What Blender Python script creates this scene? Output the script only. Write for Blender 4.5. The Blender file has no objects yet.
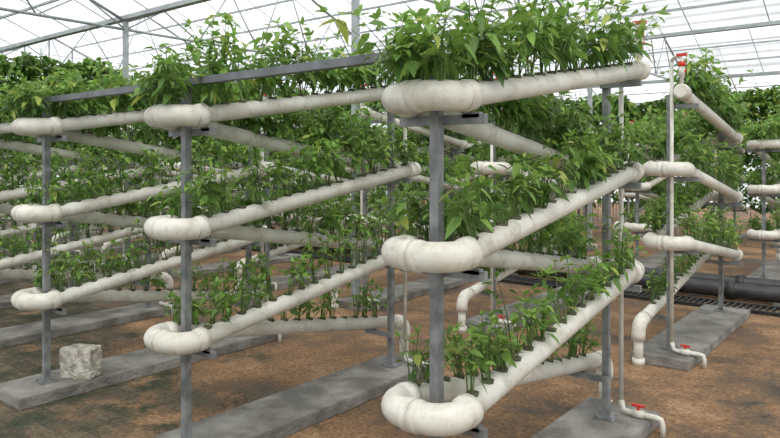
import bpy, math, random, bmesh
import numpy as np
from mathutils import Vector, Matrix, noise

S=bpy.context.scene
random.seed(4); rng=np.random.default_rng(7)
PI=math.pi
try:
    S.view_settings.view_transform='Standard'
except Exception: pass

# ------------------------------------------------------------ materials
def newmat(name):
    m=bpy.data.materials.new(name); m.use_nodes=True
    nt=m.node_tree; nt.nodes.clear()
    o=nt.nodes.new('ShaderNodeOutputMaterial')
    return m,nt,o
def N(nt,t,**k):
    n=nt.nodes.new(t)
    for a,b in k.items():
        if a in n.inputs: n.inputs[a].default_value=b
        else: setattr(n,a,b)
    return n
def noise_mat(name,c1,c2,scale=8,rough=0.5,metal=0.0,bump=0.0,bscale=40,lo=0.35,hi=0.65,spec=0.5,grime=None,gscale=14,gmax=0.75):
    m,nt,o=newmat(name)
    b=N(nt,'ShaderNodeBsdfPrincipled'); b.inputs['Roughness'].default_value=rough
    b.inputs['Metallic'].default_value=metal; b.inputs['Specular IOR Level'].default_value=spec
    g=N(nt,'ShaderNodeNewGeometry')
    n=N(nt,'ShaderNodeTexNoise'); n.inputs['Scale'].default_value=scale; n.inputs['Detail'].default_value=6
    nt.links.new(g.outputs['Position'],n.inputs['Vector'])
    r=N(nt,'ShaderNodeValToRGB'); r.color_ramp.elements[0].position=lo; r.color_ramp.elements[1].position=hi
    r.color_ramp.elements[0].color=(*c1,1); r.color_ramp.elements[1].color=(*c2,1)
    nt.links.new(n.outputs['Fac'],r.inputs['Fac'])
    out=r.outputs['Color']
    if grime:
        n3=N(nt,'ShaderNodeTexNoise'); n3.inputs['Scale'].default_value=gscale; n3.inputs['Detail'].default_value=9; n3.inputs['Roughness'].default_value=0.7
        nt.links.new(g.outputs['Position'],n3.inputs['Vector'])
        r3=N(nt,'ShaderNodeMapRange'); r3.inputs['From Min'].default_value=0.50; r3.inputs['From Max'].default_value=0.75; r3.inputs['To Max'].default_value=gmax
        nt.links.new(n3.outputs['Fac'],r3.inputs['Value'])
        mx=N(nt,'ShaderNodeMix'); mx.data_type='RGBA'; mx.inputs[7].default_value=(*grime,1)
        nt.links.new(r3.outputs['Result'],mx.inputs[0]); nt.links.new(out,mx.inputs[6]); out=mx.outputs[2]
    nt.links.new(out,b.inputs['Base Color'])
    if bump>0:
        n2=N(nt,'ShaderNodeTexNoise'); n2.inputs['Scale'].default_value=bscale; n2.inputs['Detail'].default_value=8
        nt.links.new(g.outputs['Position'],n2.inputs['Vector'])
        bp=N(nt,'ShaderNodeBump'); bp.inputs['Strength'].default_value=bump; bp.inputs['Distance'].default_value=0.02
        nt.links.new(n2.outputs['Fac'],bp.inputs['Height']); nt.links.new(bp.outputs['Normal'],b.inputs['Normal'])
    nt.links.new(b.outputs['BSDF'],o.inputs['Surface'])
    return m

M_pvc=noise_mat('pvc_white',(0.60,0.57,0.48),(0.76,0.745,0.67),scale=5,rough=0.4,lo=0.3,hi=0.6,spec=0.35,grime=(0.36,0.31,0.20),gmax=0.7)
M_fit=noise_mat('pvc_fitting',(0.64,0.605,0.51),(0.76,0.735,0.65),scale=9,rough=0.38,lo=0.3,hi=0.6,spec=0.35,grime=(0.38,0.32,0.21),gscale=20,gmax=0.65)
M_steel=noise_mat('galvanised_steel',(0.15,0.16,0.16),(0.31,0.32,0.32),scale=14,rough=0.55,metal=0.3)
M_beam=noise_mat('painted_beam',(0.13,0.14,0.15),(0.21,0.22,0.23),scale=10,rough=0.5,metal=0.1)
M_truss=noise_mat('truss_steel',(0.32,0.35,0.36),(0.46,0.50,0.51),scale=5,rough=0.5,metal=0.1)
M_conc=noise_mat('concrete',(0.15,0.142,0.125),(0.33,0.315,0.285),scale=4.5,rough=0.8,bump=0.7,bscale=45,grime=(0.085,0.07,0.05),gscale=5,gmax=0.9)
M_stone=noise_mat('rough_stone',(0.33,0.30,0.24),(0.66,0.62,0.53),scale=22,rough=0.95,bump=1.0,bscale=55,lo=0.35,hi=0.6)
M_red=noise_mat('red_plastic',(0.55,0.02,0.015),(0.7,0.04,0.02),rough=0.4)
M_black=noise_mat('black_pipe',(0.012,0.013,0.014),(0.04,0.04,0.038),scale=7,rough=0.5)
M_cup=noise_mat('cup_mesh',(0.05,0.06,0.03),(0.12,0.12,0.06),scale=30,rough=0.8)

def leafmat(name,bright=1.0):
    m,nt,o=newmat(name)
    a=N(nt,'ShaderNodeAttribute'); a.attribute_name='Col'
    n=N(nt,'ShaderNodeTexNoise'); n.inputs['Scale'].default_value=2.0; n.inputs['Detail'].default_value=4
    g=N(nt,'ShaderNodeNewGeometry'); nt.links.new(g.outputs['Position'],n.inputs['Vector'])
    hsv=N(nt,'ShaderNodeHueSaturation'); hsv.inputs['Saturation'].default_value=0.93
    mr=N(nt,'ShaderNodeMapRange'); mr.inputs['From Min'].default_value=0.3; mr.inputs['From Max'].default_value=0.7
    mr.inputs['To Min'].default_value=0.7*bright; mr.inputs['To Max'].default_value=1.3*bright
    nt.links.new(n.outputs['Fac'],mr.inputs['Value']); nt.links.new(mr.outputs['Result'],hsv.inputs['Value'])
    nt.links.new(a.outputs['Color'],hsv.inputs['Color'])
    b=N(nt,'ShaderNodeBsdfPrincipled'); b.inputs['Roughness'].default_value=0.4; b.inputs['Specular IOR Level'].default_value=0.4
    nt.links.new(hsv.outputs['Color'],b.inputs['Base Color'])
    t=N(nt,'ShaderNodeBsdfTranslucent'); nt.links.new(hsv.outputs['Color'],t.inputs['Color'])
    mx=N(nt,'ShaderNodeMixShader'); mx.inputs['Fac'].default_value=0.38
    nt.links.new(b.outputs['BSDF'],mx.inputs[1]); nt.links.new(t.outputs['BSDF'],mx.inputs[2])
    nt.links.new(mx.outputs['Shader'],o.inputs['Surface'])
    return m
M_leaf=leafmat('leaf_green')

def filmmat(name,transp,col=(0.92,0.94,0.95)):
    m,nt,o=newmat(name)
    tr=N(nt,'ShaderNodeBsdfTransparent'); tr.inputs['Color'].default_value=(0.97,0.98,1,1)
    tl=N(nt,'ShaderNodeBsdfTranslucent'); df=N(nt,'ShaderNodeBsdfDiffuse')
    g=N(nt,'ShaderNodeNewGeometry')
    n=N(nt,'ShaderNodeTexNoise'); n.inputs['Scale'].default_value=0.8; n.inputs['Detail'].default_value=5
    nt.links.new(g.outputs['Position'],n.inputs['Vector'])
    r=N(nt,'ShaderNodeValToRGB'); r.color_ramp.elements[0].position=0.35; r.color_ramp.elements[1].position=0.65
    r.color_ramp.elements[0].color=(col[0]*.75,col[1]*.75,col[2]*.75,1); r.color_ramp.elements[1].color=(*col,1)
    nt.links.new(n.outputs['Fac'],r.inputs['Fac'])
    nt.links.new(r.outputs['Color'],tl.inputs['Color']); nt.links.new(r.outputs['Color'],df.inputs['Color'])
    m1=N(nt,'ShaderNodeMixShader'); m1.inputs['Fac'].default_value=0.3
    nt.links.new(tl.outputs['BSDF'],m1.inputs[1]); nt.links.new(df.outputs['BSDF'],m1.inputs[2])
    m2=N(nt,'ShaderNodeMixShader'); m2.inputs['Fac'].default_value=transp
    nt.links.new(m1.outputs['Shader'],m2.inputs[1]); nt.links.new(tr.outputs['BSDF'],m2.inputs[2])
    nt.links.new(m2.outputs['Shader'],o.inputs['Surface'])
    return m
M_film=filmmat('roof_film',0.62)
M_wallfilm=filmmat('wall_panel',0.4)

def floormat():
    m,nt,o=newmat('soil_and_pavers')
    L=nt.links.new
    g=N(nt,'ShaderNodeNewGeometry')
    b=N(nt,'ShaderNodeBsdfPrincipled')
    n1=N(nt,'ShaderNodeTexNoise'); n1.inputs['Scale'].default_value=1.25; n1.inputs['Detail'].default_value=10; n1.inputs['Roughness'].default_value=0.72
    L(g.outputs['Position'],n1.inputs['Vector'])
    r1=N(nt,'ShaderNodeValToRGB'); e=r1.color_ramp.elements
    e[0].position=0.37; e[0].color=(0.05,0.038,0.022,1); e[1].position=0.64; e[1].color=(0.42,0.26,0.14,1)
    x=r1.color_ramp.elements.new(0.44); x.color=(0.15,0.092,0.05,1)
    x=r1.color_ramp.elements.new(0.52); x.color=(0.27,0.155,0.078,1)
    L(n1.outputs['Fac'],r1.inputs['Fac'])
    n1b=N(nt,'ShaderNodeTexNoise'); n1b.inputs['Scale'].default_value=38; n1b.inputs['Detail'].default_value=8; n1b.inputs['Roughness'].default_value=0.7
    L(g.outputs['Position'],n1b.inputs['Vector'])
    mrb=N(nt,'ShaderNodeMapRange'); mrb.inputs['From Min'].default_value=0.3; mrb.inputs['From Max'].default_value=0.7; L(n1b.outputs['Fac'],mrb.inputs['Value'])
    mg=N(nt,'ShaderNodeMix'); mg.data_type='RGBA'; mg.blend_type='OVERLAY'; mg.inputs[0].default_value=0.7
    L(r1.outputs['Color'],mg.inputs[6]); L(mrb.outputs['Result'],mg.inputs[7])
    nw=N(nt,'ShaderNodeTexNoise'); nw.inputs['Scale'].default_value=6; L(g.outputs['Position'],nw.inputs['Vector'])
    vs=N(nt,'ShaderNodeVectorMath',operation='MULTIPLY_ADD'); vs.inputs[1].default_value=(0.04,0.04,0.04)
    L(nw.outputs['Color'],vs.inputs[0]); L(g.outputs['Position'],vs.inputs[2])
    br=N(nt,'ShaderNodeTexBrick'); br.inputs['Scale'].default_value=1.0
    br.inputs['Brick Width'].default_value=0.24; br.inputs['Row Height'].default_value=0.12; br.inputs['Mortar Size'].default_value=0.006
    br.inputs['Mortar Smooth'].default_value=0.7
    br.inputs['Color1'].default_value=(0.085,0.07,0.042,1); br.inputs['Color2'].default_value=(0.17,0.125,0.075,1); br.inputs['Mortar'].default_value=(0.05,0.042,0.026,1)
    L(vs.outputs[0],br.inputs['Vector'])
    n3=N(nt,'ShaderNodeTexNoise'); n3.inputs['Scale'].default_value=2.6; n3.inputs['Detail'].default_value=7; n3.inputs['Roughness'].default_value=0.7
    L(g.outputs['Position'],n3.inputs['Vector'])
    r3=N(nt,'ShaderNodeMapRange'); r3.inputs['From Min'].default_value=0.45; r3.inputs['From Max'].default_value=0.58; r3.inputs['To Max'].default_value=0.9
    L(n3.outputs['Fac'],r3.inputs['Value'])
    moss=N(nt,'ShaderNodeMix'); moss.data_type='RGBA'; moss.inputs[7].default_value=(0.03,0.043,0.018,1)
    L(r3.outputs['Result'],moss.inputs[0]); L(br.outputs['Color'],moss.inputs[6])
    mo2=N(nt,'ShaderNodeMix'); mo2.data_type='RGBA'; mo2.blend_type='OVERLAY'; mo2.inputs[0].default_value=0.7
    L(moss.outputs[2],mo2.inputs[6]); L(mrb.outputs['Result'],mo2.inputs[7])
    sx=N(nt,'ShaderNodeSeparateXYZ'); L(g.outputs['Position'],sx.inputs[0])
    n4=N(nt,'ShaderNodeTexNoise'); n4.inputs['Scale'].default_value=1.6; n4.inputs['Detail'].default_value=9; n4.inputs['Roughness'].default_value=0.72
    L(g.outputs['Position'],n4.inputs['Vector'])
    ya=N(nt,'ShaderNodeMath',operation='MULTIPLY_ADD'); ya.inputs[1].default_value=6.0; L(n4.outputs['Fac'],ya.inputs[0])
    neg=N(nt,'ShaderNodeMath',operation='MULTIPLY'); neg.inputs[1].default_value=-0.6; L(sx.outputs['Y'],neg.inputs[0])
    xm=N(nt,'ShaderNodeMath',operation='MULTIPLY'); xm.inputs[1].default_value=-0.30; L(sx.outputs['X'],xm.inputs[0])
    ad=N(nt,'ShaderNodeMath',operation='ADD'); L(neg.outputs[0],ad.inputs[0]); L(xm.outputs[0],ad.inputs[1]); L(ad.outputs[0],ya.inputs[2])
    mr=N(nt,'ShaderNodeMapRange'); mr.inputs['From Min'].default_value=3.1; mr.inputs['From Max'].default_value=3.8; L(ya.outputs[0],mr.inputs['Value'])
    mix=N(nt,'ShaderNodeMix'); mix.data_type='RGBA'
    L(mr.outputs['Result'],mix.inputs[0]); L(mg.outputs[2],mix.inputs[6]); L(mo2.outputs[2],mix.inputs[7])
    L(mix.outputs[2],b.inputs['Base Color'])
    rr=N(nt,'ShaderNodeMapRange'); rr.inputs['From Min'].default_value=0.37; rr.inputs['From Max'].default_value=0.5; rr.inputs['To Min'].default_value=0.3; rr.inputs['To Max'].default_value=0.92
    L(n1.outputs['Fac'],rr.inputs['Value']); L(rr.outputs['Result'],b.inputs['Roughness'])
    bp=N(nt,'ShaderNodeBump'); bp.inputs['Strength'].default_value=0.8; bp.inputs['Distance'].default_value=0.02
    L(n1b.outputs['Fac'],bp.inputs['Height']); L(bp.outputs['Normal'],b.inputs['Normal'])
    L(b.outputs['BSDF'],o.inputs['Surface'])
    return m
M_floor=floormat()

# ------------------------------------------------------------ mesh helper
class MB:
    def __init__(s): s.v=[]; s.f=[]; s.m=[]; s.sm=[]
    def box(s,c,d,mat=0):
        x,y,z=c; a,b,h=d[0]/2,d[1]/2,d[2]/2; o=len(s.v)
        s.v+=[(x+i*a,y+j*b,z+k*h) for k in(-1,1) for j in(-1,1) for i in(-1,1)]
        for q in((0,2,3,1),(4,5,7,6),(0,1,5,4),(2,6,7,3),(0,4,6,2),(1,3,7,5)):
            s.f.append(tuple(o+t for t in q)); s.m.append(mat); s.sm.append(False)
    def tube(s,pts,r,mat=0,n=12,cap=True):
        P=[Vector(p) for p in pts]; R=r if isinstance(r,(list,tuple)) else [r]*len(P)
        T=[]
        for i in range(len(P)):
            a=P[max(i-1,0)]; b=P[min(i+1,len(P)-1)]
            t=(b-a)
            if t.length<1e-9: t=Vector((0,0,1))
            T.append(t.normalized())
        up=Vector((0,0,1)) if abs(T[0].z)<0.9 else Vector((1,0,0))
        u=T[0].cross(up).normalized(); o=len(s.v)
        for i in range(len(P)):
            u=(u-T[i]*u.dot(T[i])).normalized(); w=T[i].cross(u)
            for k in range(n):
                a=2*PI*k/n; s.v.append(tuple(P[i]+(u*math.cos(a)+w*math.sin(a))*R[i]))
        for i in range(len(P)-1):
            for k in range(n):
                k2=(k+1)%n; s.f.append((o+i*n+k,o+i*n+k2,o+(i+1)*n+k2,o+(i+1)*n+k)); s.m.append(mat); s.sm.append(True)
        if cap:
            s.f.append(tuple(o+k for k in reversed(range(n)))); s.m.append(mat); s.sm.append(False)
            e=o+(len(P)-1)*n; s.f.append(tuple(e+k for k in range(n))); s.m.append(mat); s.sm.append(False)
    def mesh(s,name,mats,mirror=None):
        v=s.v; f=s.f
        if mirror is not None:
            v=[(a,mirror-b,c) for a,b,c in v]; f=[tuple(reversed(q)) for q in f]
        me=bpy.data.meshes.new(name); me.from_pydata(v,[],f)
        for m in mats: me.materials.append(m)
        me.polygons.foreach_set('material_index',s.m); me.polygons.foreach_set('use_smooth',s.sm); me.update()
        return me
def obj(name,me,parent=None,loc=(0,0,0)):
    o=bpy.data.objects.new(name,me); S.collection.objects.link(o); o.location=loc
    if parent: o.parent=parent
    return o

# ------------------------------------------------------------ rack
LY=1.72; HX=0.13; RB=0.1; NP=16
ZN=[1.715,1.165,0.615]; ZFR=[1.99,1.44,0.89]; ZFL=[1.44,0.89,0.34]
yN=-0.04; yF=1.72
def uarc(y,z,near,n=8):
    pts=[]; sg=-1 if near else 1
    for k in range(n+1):
        a=k/n*PI/2; pts.append((0.03+RB*math.cos(a),y+sg*RB*math.sin(a),z))
    for k in range(n+1):
        a=PI/2+k/n*PI/2; pts.append((-0.03+RB*math.cos(a),y+sg*RB*math.sin(a),z))
    return pts
def build_pipes():
    b=MB(); RP=0.043; RF=0.053; RC=0.0575
    for i in range(3):
        yend=yF+0.1 if i==0 else yF
        zt=ZFR[i]+(0.014 if i==0 else 0)
        b.tube([(HX,yN,ZN[i]),(HX,yend,zt)],RP,0,16)
        yl=yF+0.17 if i==2 else yF
        b.tube([(-HX,yN,ZN[i]),(-HX,yl,ZFL[i]-(0.024 if i==2 else 0))],RP,0,16)
        ends=[(yN,ZN[i],True)]
        if i<2: ends.append((yF,ZFL[i],False))
        for (y,z,near) in ends:
            arc=uarc(y,z,near); b.tube(arc,RF,1,16,cap=False)
            for sx in(-1,1):
                c0=Vector((sx*HX,y,z))
                d=Vector((0,1,0.153*sx)) if near else Vector((0,-1,-0.153 if sx>0 else 0.153))
                d.normalize()
                b.tube([c0-d*0.004,c0+d*0.012,c0+d*0.014,c0+d*0.055,c0+d*0.058],[RF,RF,RC,RC,RP],1,16)
            yy=y+(-RB if near else RB)
            b.tube([(-0.035,yy,z),(-0.030,yy,z),(-0.002,yy,z),(0.0,yy,z),(0.002,yy,z),(0.03,yy,z),(0.035,yy,z)],[RF,RC,RC,RF-.001,RC,RC,RF],1,16)
    b.tube([(HX,yF+0.04,1.997),(HX,yF+0.042,1.997),(HX,yF+0.115,2.009),(HX,yF+0.13,2.011)],[RP,RC,RC,0.045],1,16)
    z=ZFL[2]-0.024; y=yF+0.17
    arc=[(-HX,y+0.09*math.sin(a),z-0.09+0.09*math.cos(a)) for a in [k/7*PI/2 for k in range(8)]]
    b.tube([(-HX,y-0.05,z+0.007)]+arc+[(-HX,y+0.09,z-0.13)],0.050,1,16)
    b.tube([(-HX,y+0.09,z-0.10),(-HX,y+0.09,0.0)],0.034,0,14)
    b.tube([(-HX,y+0.09,0.05),(-HX,y+0.09,0.0)],0.045,1,14)
    sy=1.765
    b.tube([(0.045,sy,0.115),(0.045,sy,2.24)],0.013,0,10)
    b.tube([(0.045,sy,2.24),(0.055,sy+0.01,2.262),(0.08,sy+0.03,2.27),(0.115,sy+0.05,2.262),(HX,sy+0.055,2.24),(HX,sy+0.055,2.04)],0.013,0,10)
    b.tube([(HX,sy+0.055,2.20),(HX,sy+0.055,2.11)],0.022,0,10)
    b.tube([(0.045,sy,0.15),(0.055,sy,0.10),(0.08,sy,0.092),(0.24,sy,0.092),(0.262,sy,0.088),(0.27,sy,0.06),(0.27,sy,0.0)],0.016,0,10)
    b.tube([(0.11,sy,0.092),(0.17,sy,0.092)],0.023,0,10)
    b.tube([(0.14,sy,0.10),(0.14,sy,0.135)],0.008,2,8); b.box((0.14,sy,0.138),(0.065,0.018,0.012),2)
    b.tube([(HX,sy+0.055,2.155),(HX+0.03,sy+0.055,2.155)],0.01,2,8); b.box((HX,sy+0.055,2.275),(0.07,0.035,0.018),2)
    b.tube([(HX,sy+0.055,2.19),(HX,sy+0.055,2.225)],0.025,2,10)
    for i in range(3):
        for sx,zf in((1,ZFR[i]),(-1,ZFL[i])):
            for k in range(NP):
                t=(k+0.5)/NP; yy=yN+0.02+(yF-yN-0.05)*t; zz=ZN[i]+(zf-ZN[i])*((yy-yN)/(yF-yN))
                b.tube([(sx*HX,yy,zz+0.033),(sx*HX,yy,zz+0.050)],[0.021,0.024],3,8)
    return b
def build_frame():
    b=MB(); SL=0.07
    for y,zt in((0,1.875),(LY-0.06,2.0)):
        b.box((0,y,(SL+zt)/2),(0.037,0.037,zt-SL),0)
        b.box((0,y,SL+0.004),(0.11,0.11,0.008),0)
        for dx in(-.04,.04):
            for dy in(-.04,.04): b.tube([(dx,y+dy,SL+.006),(dx,y+dy,SL+.02)],0.007,0,6)
    def zr(i,y,f): return ZN[i]+(f[i]-ZN[i])*((y-yN)/(yF-yN))
    for i in range(3):
        z=zr(i,0.03,ZFL)-0.05-0.014
        b.box((0,0.033,z),(0.37,0.026,0.034),0)
        b.box((HX,0.033,z+0.014),(0.07,0.026,0.02),0)
        for f,sx in((ZFR,1),(ZFL,-1)):
            z=zr(i,LY-0.093,f)-0.05-0.012
            b.box((sx*0.09,LY-0.093,z),(0.22,0.026,0.034),0)
    return b
pb=build_pipes(); fb=build_frame()
pipe_me={0:pb.mesh('pvc_channels',[M_pvc,M_fit,M_red,M_cup]),1:pb.mesh('pvc_channels_m',[M_pvc,M_fit,M_red,M_cup],mirror=LY)}
frame_me={0:fb.mesh('steel_frame',[M_steel]),1:fb.mesh('steel_frame_m',[M_steel],mirror=LY)}

# ------------------------------------------------------------ foliage
def leaf_arrays(P,yaw,pitch,L,W,droop,col):
    P=np.array(P); yaw=np.array(yaw); pitch=np.array(pitch); L=np.array(L)[:,None]; W=np.array(W)[:,None]; droop=np.array(droop)[:,None]
    d=np.stack([np.cos(yaw)*np.cos(pitch),np.sin(yaw)*np.cos(pitch),np.sin(pitch)],1)
    roll=rng.normal(0,0.4,len(yaw))
    s0=np.stack([-np.sin(yaw),np.cos(yaw),np.zeros_like(yaw)],1); n0=np.cross(d,s0)
    s=s0*np.cos(roll)[:,None]+n0*np.sin(roll)[:,None]; n=np.cross(d,s); n*=np.sign(n[:,2:3]+1e-6)
    z=np.array([0,0,-1.0])
    def pt(t,w,up): return P+d*(L*t)+z*(droop*L*t*t)+s*(W*w)+n*(W*up)
    V=np.stack([pt(0,0,0),pt(.3,-.5,.16),pt(.3,0,0),pt(.3,.5,.16),pt(.68,-.36,.12),pt(.68,0,0),pt(.68,.36,.12),pt(1,0,0)],1)
    nl=len(yaw); idx=np.arange(nl)[:,None]*8
    tris=np.concatenate([idx+np.array(q) for q in((0,3,2),(0,2,1),(5,6,7),(4,5,7))])
    quads=np.concatenate([idx+np.array(q) for q in((2,3,6,5),(1,2,5,4))])
    C=np.repeat(np.array(col),8,axis=0)
    return V.reshape(-1,3),tris,quads,C
def stem_arrays(A,B,r0,r1,col,off):
    A=np.array(A);B=np.array(B); n=len(A)
    if n==0: return np.zeros((0,3)),np.zeros((0,4),int),np.zeros((0,3))
    V=[]
    for (Q,r) in((A,r0),(B,r1)):
        r=np.array(r)[:,None]
        for k in range(3):
            a=2*PI*k/3; V.append(Q+np.array([math.cos(a),math.sin(a),0])*r)
    V=np.stack(V,1); idx=np.arange(n)[:,None]*6+off
    q=np.concatenate([idx+np.array(t) for t in((0,1,4,3),(1,2,5,4),(2,0,3,5))])
    return V.reshape(-1,3),q,np.repeat(np.array(col),6,axis=0)
class Fol:
    def __init__(s): s.P=[];s.yaw=[];s.pi=[];s.L=[];s.W=[];s.d=[];s.c=[]; s.A=[];s.B=[];s.r0=[];s.r1=[];s.sc=[]
    def leaf(s,p,yaw,pitch,L,W,dr,c): s.P.append(p);s.yaw.append(yaw);s.pi.append(pitch);s.L.append(L);s.W.append(W);s.d.append(dr);s.c.append(c)
    def stem(s,a,b,r0,r1,c): s.A.append(a);s.B.append(b);s.r0.append(r0);s.r1.append(r1);s.sc.append(c)
    def mesh(s,name,mirror=None,mat=None):
        V,t,q,C=leaf_arrays(s.P,s.yaw,s.pi,s.L,s.W,s.d,s.c)
        V2,q2,C2=stem_arrays(s.A,s.B,s.r0,s.r1,s.sc,len(V))
        V=np.concatenate([V,V2]); C=np.concatenate([C,C2]) if len(C2) else C
        F=t.tolist()+q.tolist()+q2.tolist()
        if mirror is not None: V=V*np.array([1,-1,1])+np.array([0,mirror,0]); F=[f[::-1] for f in F]
        me=bpy.data.meshes.new(name); me.from_pydata(V.tolist(),[],F)
        ca=me.color_attributes.new('Col','FLOAT_COLOR','POINT')
        ca.data.foreach_set('color',np.concatenate([C,np.ones((len(C),1))],1).astype(np.float32).ravel())
        me.materials.append(mat or M_leaf); me.polygons.foreach_set('use_smooth',[True]*len(F)); me.update()
        return me
U=random.uniform
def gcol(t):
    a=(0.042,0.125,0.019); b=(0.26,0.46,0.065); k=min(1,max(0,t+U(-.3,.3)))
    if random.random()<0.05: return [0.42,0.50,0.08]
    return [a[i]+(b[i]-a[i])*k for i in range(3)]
def plant(F,x,y,z,h,dense,ls=1.0,spread=0.3,t0=0.30,droop=1.0,ns=None,fruit=0.0):
    ns=ns or random.randint(5,8)
    lean=Vector((U(-.18,.18),U(-.18,.18),0))*h
    for i in range(ns):
        a=U(0,2*PI); sp=abs(random.gauss(0,spread))*h; hh=h*U(0.45,1.08)
        dirv=Vector((math.cos(a),math.sin(a),0))
        base=Vector((x,y,z))+dirv*U(.004,.018)
        top=Vector((x,y,z+hh))+dirv*sp+lean
        mid=base.lerp(top,0.5)+Vector((0,0,0.06*hh))-dirv*sp*0.15
        sc=(0.12,0.25,0.04) if random.random()<.6 else (0.25,0.35,0.11)
        F.stem(base,mid,0.0034,0.0027,sc); F.stem(mid,top,0.0027,0.0014,sc)
        nl=max(2,int(dense*U(0.7,1.25)))
        for k in range(nl):
            t=t0+(1-t0)*(k+U(0,1))/nl
            p=base.lerp(mid,t*2) if t<.5 else mid.lerp(top,t*2-1)
            yaw=k*2.4+a+U(-.7,.7); L=U(0.038,0.088)*ls*(1.05-0.3*t)
            pet=U(0.01,0.04)*ls
            p2=p+Vector((math.cos(yaw),math.sin(yaw),U(0.1,.9)))*pet
            F.stem(p,p2,0.0013,0.001,sc)
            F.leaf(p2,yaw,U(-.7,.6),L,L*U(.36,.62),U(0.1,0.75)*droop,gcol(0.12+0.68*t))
            if random.random()<fruit:
                q=p+Vector((U(-.02,.02),U(-.02,.02),-.008)); w=q+Vector((U(-.006,.006),U(-.006,.006),-.022)); e=w+Vector((U(-.006,.006),U(-.006,.006),-.03))
                F.stem(w,q,0.0075,0.004,(.22,.42,.06)); F.stem(e,w,0.002,0.0075,(.22,.42,.06))
        for k in range(4):
            yaw=U(0,2*PI); L=U(0.032,0.058)*ls
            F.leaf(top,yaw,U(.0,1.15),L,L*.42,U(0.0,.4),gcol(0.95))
def build_plants(seed):
    random.seed(seed); F=Fol()
    for i in range(3):
        for sx,zfv in((1,ZFR[i]),(-1,ZFL[i])):
            h0=[0.305,0.27,0.24][i]*(1.0 if sx>0 else 0.88); dn=[11,6.5,4.2][i]
            for k in range(NP):
                if random.random()<[0.0,0.06,0.08][i]: continue
                t=(k+0.5)/NP; yy=yN+0.02+(yF-yN-0.05)*t; zz=ZN[i]+(zfv-ZN[i])*((yy-yN)/(yF-yN))
                hv=1+0.45*noise.noise(Vector((yy*2.3,seed*3.1+i,sx)))
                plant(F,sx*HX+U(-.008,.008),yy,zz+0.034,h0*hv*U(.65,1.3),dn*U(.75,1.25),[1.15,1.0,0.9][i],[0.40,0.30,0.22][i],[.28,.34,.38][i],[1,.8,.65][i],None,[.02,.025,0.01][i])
            if i==0:
                for k in range(2): plant(F,sx*U(.02,.1),yN-.09,ZN[0]+.045,h0*U(.5,.9),8,1.1,.5)
    return F
NV=4; plant_me=[]
for v in range(NV):
    F=build_plants(50+v); rng=np.random.default_rng(v)
    plant_me.append((F.mesh('leafy_plants_%d'%v),F.mesh('leafy_plants_m%d'%v,mirror=LY)))

def slab_mesh(y0,y1):
    bm=bmesh.new(); bmesh.ops.create_cube(bm,size=1)
    for v in bm.verts: v.co=Vector((v.co.x*0.42,(y0+y1)/2+v.co.y*(y1-y0),0.035+v.co.z*0.07))
    bmesh.ops.bevel(bm,geom=bm.edges[:],offset=0.006,segments=2,affect='EDGES')
    me=bpy.data.meshes.new('slab'); bm.to_mesh(me); bm.free(); me.materials.append(M_conc); return me
slab_me={0:slab_mesh(-0.25,1.93),1:slab_mesh(LY-1.93,LY+0.25)}

SPX=1.53
banks=[(0.0,0.0,0,range(0,8)),(-0.13,3.25,1,range(0,8)),(-0.14,7.25,0,range(0,8)),(0,10.9,1,range(-1,8))]
cnt=0
for XO,Y0,mir,js in banks:
    for j in js:
        e=bpy.data.objects.new('hydroponic_rack',None); S.collection.objects.link(e); e.location=(XO-SPX*j,Y0,0); e.empty_display_size=.2
        obj('steel_frame',frame_me[mir],e); obj('pvc_channels',pipe_me[mir],e)
        obj('leafy_plants',plant_me[(cnt*7+cnt//3)%NV][mir],e)
        obj('concrete_slab',slab_me[mir],None,(XO-SPX*j,Y0,0)); cnt+=1

b=MB(); b.box((-1.53,-0.0,1.89),(3.10,0.045,0.035),0)
obj('support_beam',b.mesh('support_beam',[M_beam]))

# concrete block
bm=bmesh.new(); bmesh.ops.create_cube(bm,size=1); bmesh.ops.subdivide_edges(bm,edges=bm.edges[:],cuts=15,use_grid_fill=True)
for v in bm.verts:
    c=v.co.copy(); rr=(abs(c.x)**14+abs(c.y)**14+abs(c.z)**14)**(1/14)
    c=c*(0.5/max(rr,1e-3)); nn=noise.noise(c*2.1)*0.05+noise.noise(c*9)*0.045
    c=c*(1+nn); v.co=Vector((c.x*0.225,c.y*0.14,c.z*0.205))
mz=min(v.co.z for v in bm.verts)
for v in bm.verts: v.co.z=max(v.co.z-mz-0.008,0)
me=bpy.data.meshes.new('stone'); bm.to_mesh(me); bm.free(); me.materials.append(M_stone)
o=obj('concrete_block',me,None,(-2.985,0.19,0.07)); o.rotation_euler=(0,0,0.5)

# ------------------------------------------------------------ aisle: dark pipes + grate
for yy,zz in((6.0,0.10),(6.5,0.10)):
    b=MB(); b.tube([(5.2,yy,zz),(-11.5,yy,zz)],0.085,0,16)
    for x in np.arange(-11,5.1,1.53):
        b.tube([(x,yy,zz),(x+.08,yy,zz)],0.098,0,16); b.box((x+.5,yy,0.015),(0.1,0.2,0.03),1)
    obj('dark_water_pipe',b.mesh('dark_water_pipe',[M_black,M_conc]))
b=MB()
for x in np.arange(-11,5.2,0.06): b.box((x,5.55,0.018),(0.02,0.3,0.024),0)
for yy in(5.39,5.71): b.box((-2.9,yy,0.018),(16.3,0.03,0.034),0)
obj('drain_grate',b.mesh('drain_grate',[M_black]))

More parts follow.
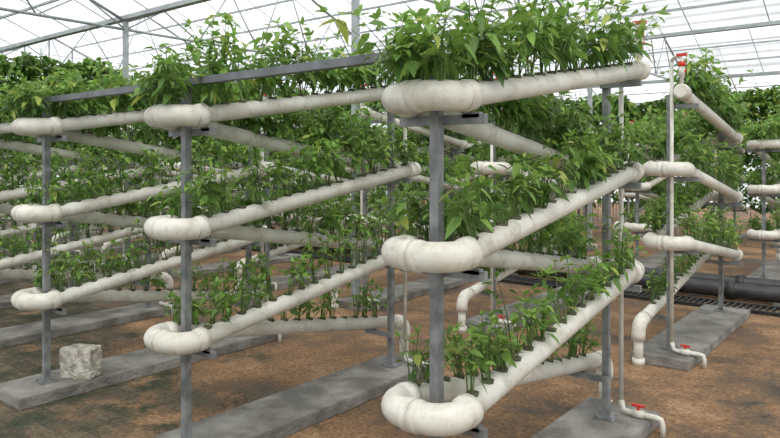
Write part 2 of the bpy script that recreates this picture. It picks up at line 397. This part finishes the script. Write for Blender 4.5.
# ------------------------------------------------------------ vine trellises
def trellis(name,along,const,a0,a1,h,n,seed):
    random.seed(seed); F=Fol()
    for k in range(n):
        a=U(a0,a1); zt=h*(0.93+0.10*noise.noise(Vector((a*.9,seed,0)))+0.05*noise.noise(Vector((a*3,seed,2))))
        z=zt*math.sqrt(U(0.02,1.0)); off=random.gauss(0,.16)
        p=(const+off,a,z) if along=='y' else (a,const+off,z)
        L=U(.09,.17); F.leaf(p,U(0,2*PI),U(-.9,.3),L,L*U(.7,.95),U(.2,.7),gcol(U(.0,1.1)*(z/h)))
    for k in range(int((a1-a0)*6)):
        a=U(a0,a1); p=Vector((const,a,0)) if along=='y' else Vector((a,const,0))
        F.stem(p,p+Vector((U(-.1,.1),U(-.1,.1),h*U(.7,.95))),.008,.004,(.10,.17,.04))
    e=bpy.data.objects.new(name,None); S.collection.objects.link(e)
    obj('vine_leaves',F.mesh(name+'_leaves'),e)
    b=MB(); a=a0
    while a<=a1+.01:
        p=(const,a) if along=='y' else (a,const); b.tube([(p[0],p[1],0),(p[0],p[1],h)],0.02,0,8); a+=(a1-a0)/6
    for z in(h*.3,h*.6,h*.97):
        if along=='y': b.tube([(const,a0,z),(const,a1,z)],.006,0,6)
        else: b.tube([(a0,const,z),(a1,const,z)],.006,0,6)
    obj('trellis_frame',b.mesh(name+'_frame',[M_truss]),e)
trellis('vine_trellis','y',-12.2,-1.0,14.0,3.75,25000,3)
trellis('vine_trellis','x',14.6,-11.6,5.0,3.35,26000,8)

# ------------------------------------------------------------ greenhouse shell
YS=[-9.6,-3.1,3.4,9.9,16.4,22.9]; XT=[5.40,1.1,-3.4,-8.03,-12.95,-17.6]
ZE=3.62; ZR=5.0; X0,X1=-17.7,5.5; NS=len(YS)-1; YC=(YS[0]+YS[-1])/2; YL=YS[-1]-YS[0]
b=MB(); b.box((( X0+X1)/2,YC,-0.05),(X1-X0+.4,YL+.4,0.1),0)
obj('floor',b.mesh('floor',[M_floor]))
def quad(b,p,mat=0):
    o=len(b.v); b.v+=p; b.f.append((o,o+1,o+2,o+3)); b.m.append(mat); b.sm.append(False)
b=MB()
for i in range(NS):
    ya,yb=YS[i],YS[i+1]; ym=(ya+yb)/2
    quad(b,[(X0,ya,ZE+.1),(X1,ya,ZE+.1),(X1,ym,ZR+.1),(X0,ym,ZR+.1)]); quad(b,[(X0,ym,ZR+.1),(X1,ym,ZR+.1),(X1,yb,ZE+.1),(X0,yb,ZE+.1)])
obj('greenhouse_roof',b.mesh('greenhouse_roof',[M_film]))
b=MB()
for i in range(NS):
    ya,yb=YS[i],YS[i+1]; ym=(ya+yb)/2
    for t in(0.2,0.4,0.6,0.8,1.0):
        for (p,q) in((ya,ym),(yb,ym)):
            y=p+(q-p)*t; z=ZE+(ZR-ZE)*t
            b.box(((X0+X1)/2,y,z+.055),(X1-X0,0.035,0.035),0)
for y in YS: b.box(((X0+X1)/2,y,ZE+.05),(X1-X0,0.10,0.06),0)
obj('roof_purlins',b.mesh('roof_purlins',[M_truss]))
b=MB()
x=X0
while x<=X1:
    for i in range(NS):
        ya,yb=YS[i],YS[i+1]; ym=(ya+yb)/2
        b.tube([(x,ya,ZE+.07),(x,ym,ZR+.07),(x,yb,ZE+.07)],0.009,0,4,cap=False)
    x+=1.1475
obj('roof_glazing_bars',b.mesh('roof_glazing_bars',[M_truss]))
for X in XT:
    b=MB()
    for i in range(NS):
        ya,yb=YS[i],YS[i+1]; ym=(ya+yb)/2
        b.tube([(X,ya,ZE),(X,ym,ZR),(X,yb,ZE)],0.024,0,8)
        zb=ZE-0.12
        b.tube([(X,ya,zb),(X,yb,zb)],0.022,0,8)
        n=10
        for k in range(n):
            y0=ya+(yb-ya)*k/n; y1=ya+(yb-ya)*(k+1)/n
            def zt(y): return ZE+(ZR-ZE)*(1-abs(y-ym)/(ym-ya))
            if k%2==0: b.tube([(X,y0,zb),(X,y1,zt(y1))],0.013,0,6)
            else: b.tube([(X,y0,zt(y0)),(X,y1,zb)],0.013,0,6)
    for y in YS:
        b.box((X,y,ZE/2),(0.065,0.065,ZE),0)
    obj('roof_truss',b.mesh('roof_truss',[M_truss]))
def wall_x(name,X):
    b=MB()
    for i in range(NS):
        ya,yb=YS[i],YS[i+1]; ym=(ya+yb)/2
        quad(b,[(X,ya,0),(X,ym,0),(X,ym,ZR+.1),(X,ya,ZE+.1)]); quad(b,[(X,ym,0),(X,yb,0),(X,yb,ZE+.1),(X,ym,ZR+.1)])
        for k in range(1,10):
            y=ya+(yb-ya)*k/10; zt=ZE+(ZR-ZE)*(1-abs(y-ym)/(ym-ya))
            b.box((X,y,zt/2),(0.04,0.035,zt),1)
    for z in(1.0,2.2,3.4): b.box((X,YC,z),(0.05,YL,0.04),1)
    obj(name,b.mesh(name,[M_wallfilm,M_truss]))
wall_x('wall_left',X0); wall_x('wall_right',X1)
def wall_y(name,Y):
    b=MB(); quad(b,[(X0,Y,0),(X1,Y,0),(X1,Y,ZE+.1),(X0,Y,ZE+.1)])
    x=X0
    while x<X1: b.box((x,Y,ZE/2),(0.035,0.04,ZE),1); x+=1.1475
    for z in(1.2,2.4): b.box(((X0+X1)/2,Y,z),(X1-X0,0.05,0.04),1)
    obj(name,b.mesh(name,[M_wallfilm,M_truss]))
wall_y('wall_back',YS[-1]); wall_y('wall_front',YS[0])

# ------------------------------------------------------------ light
w=bpy.data.worlds.new('overcast'); S.world=w; w.use_nodes=True
bg=w.node_tree.nodes['Background']; bg.inputs['Color'].default_value=(0.97,0.985,1.0,1); bg.inputs['Strength'].default_value=1.5
l=bpy.data.lights.new('sun','SUN'); l.energy=2.3; l.angle=math.radians(35); l.color=(1,0.98,0.93)
lo=bpy.data.objects.new('sun',l); S.collection.objects.link(lo); lo.rotation_euler=(math.radians(28),math.radians(14),math.radians(20))

# ------------------------------------------------------------ camera
c=bpy.data.cameras.new('camera'); c.sensor_width=36; c.lens=667/780*36; c.shift_y=-56/780; c.clip_end=200
co=bpy.data.objects.new('camera',c); S.collection.objects.link(co)
co.location=(1.37,-1.99,1.485); co.rotation_euler=(math.radians(90),0,math.radians(38.55))
S.camera=co
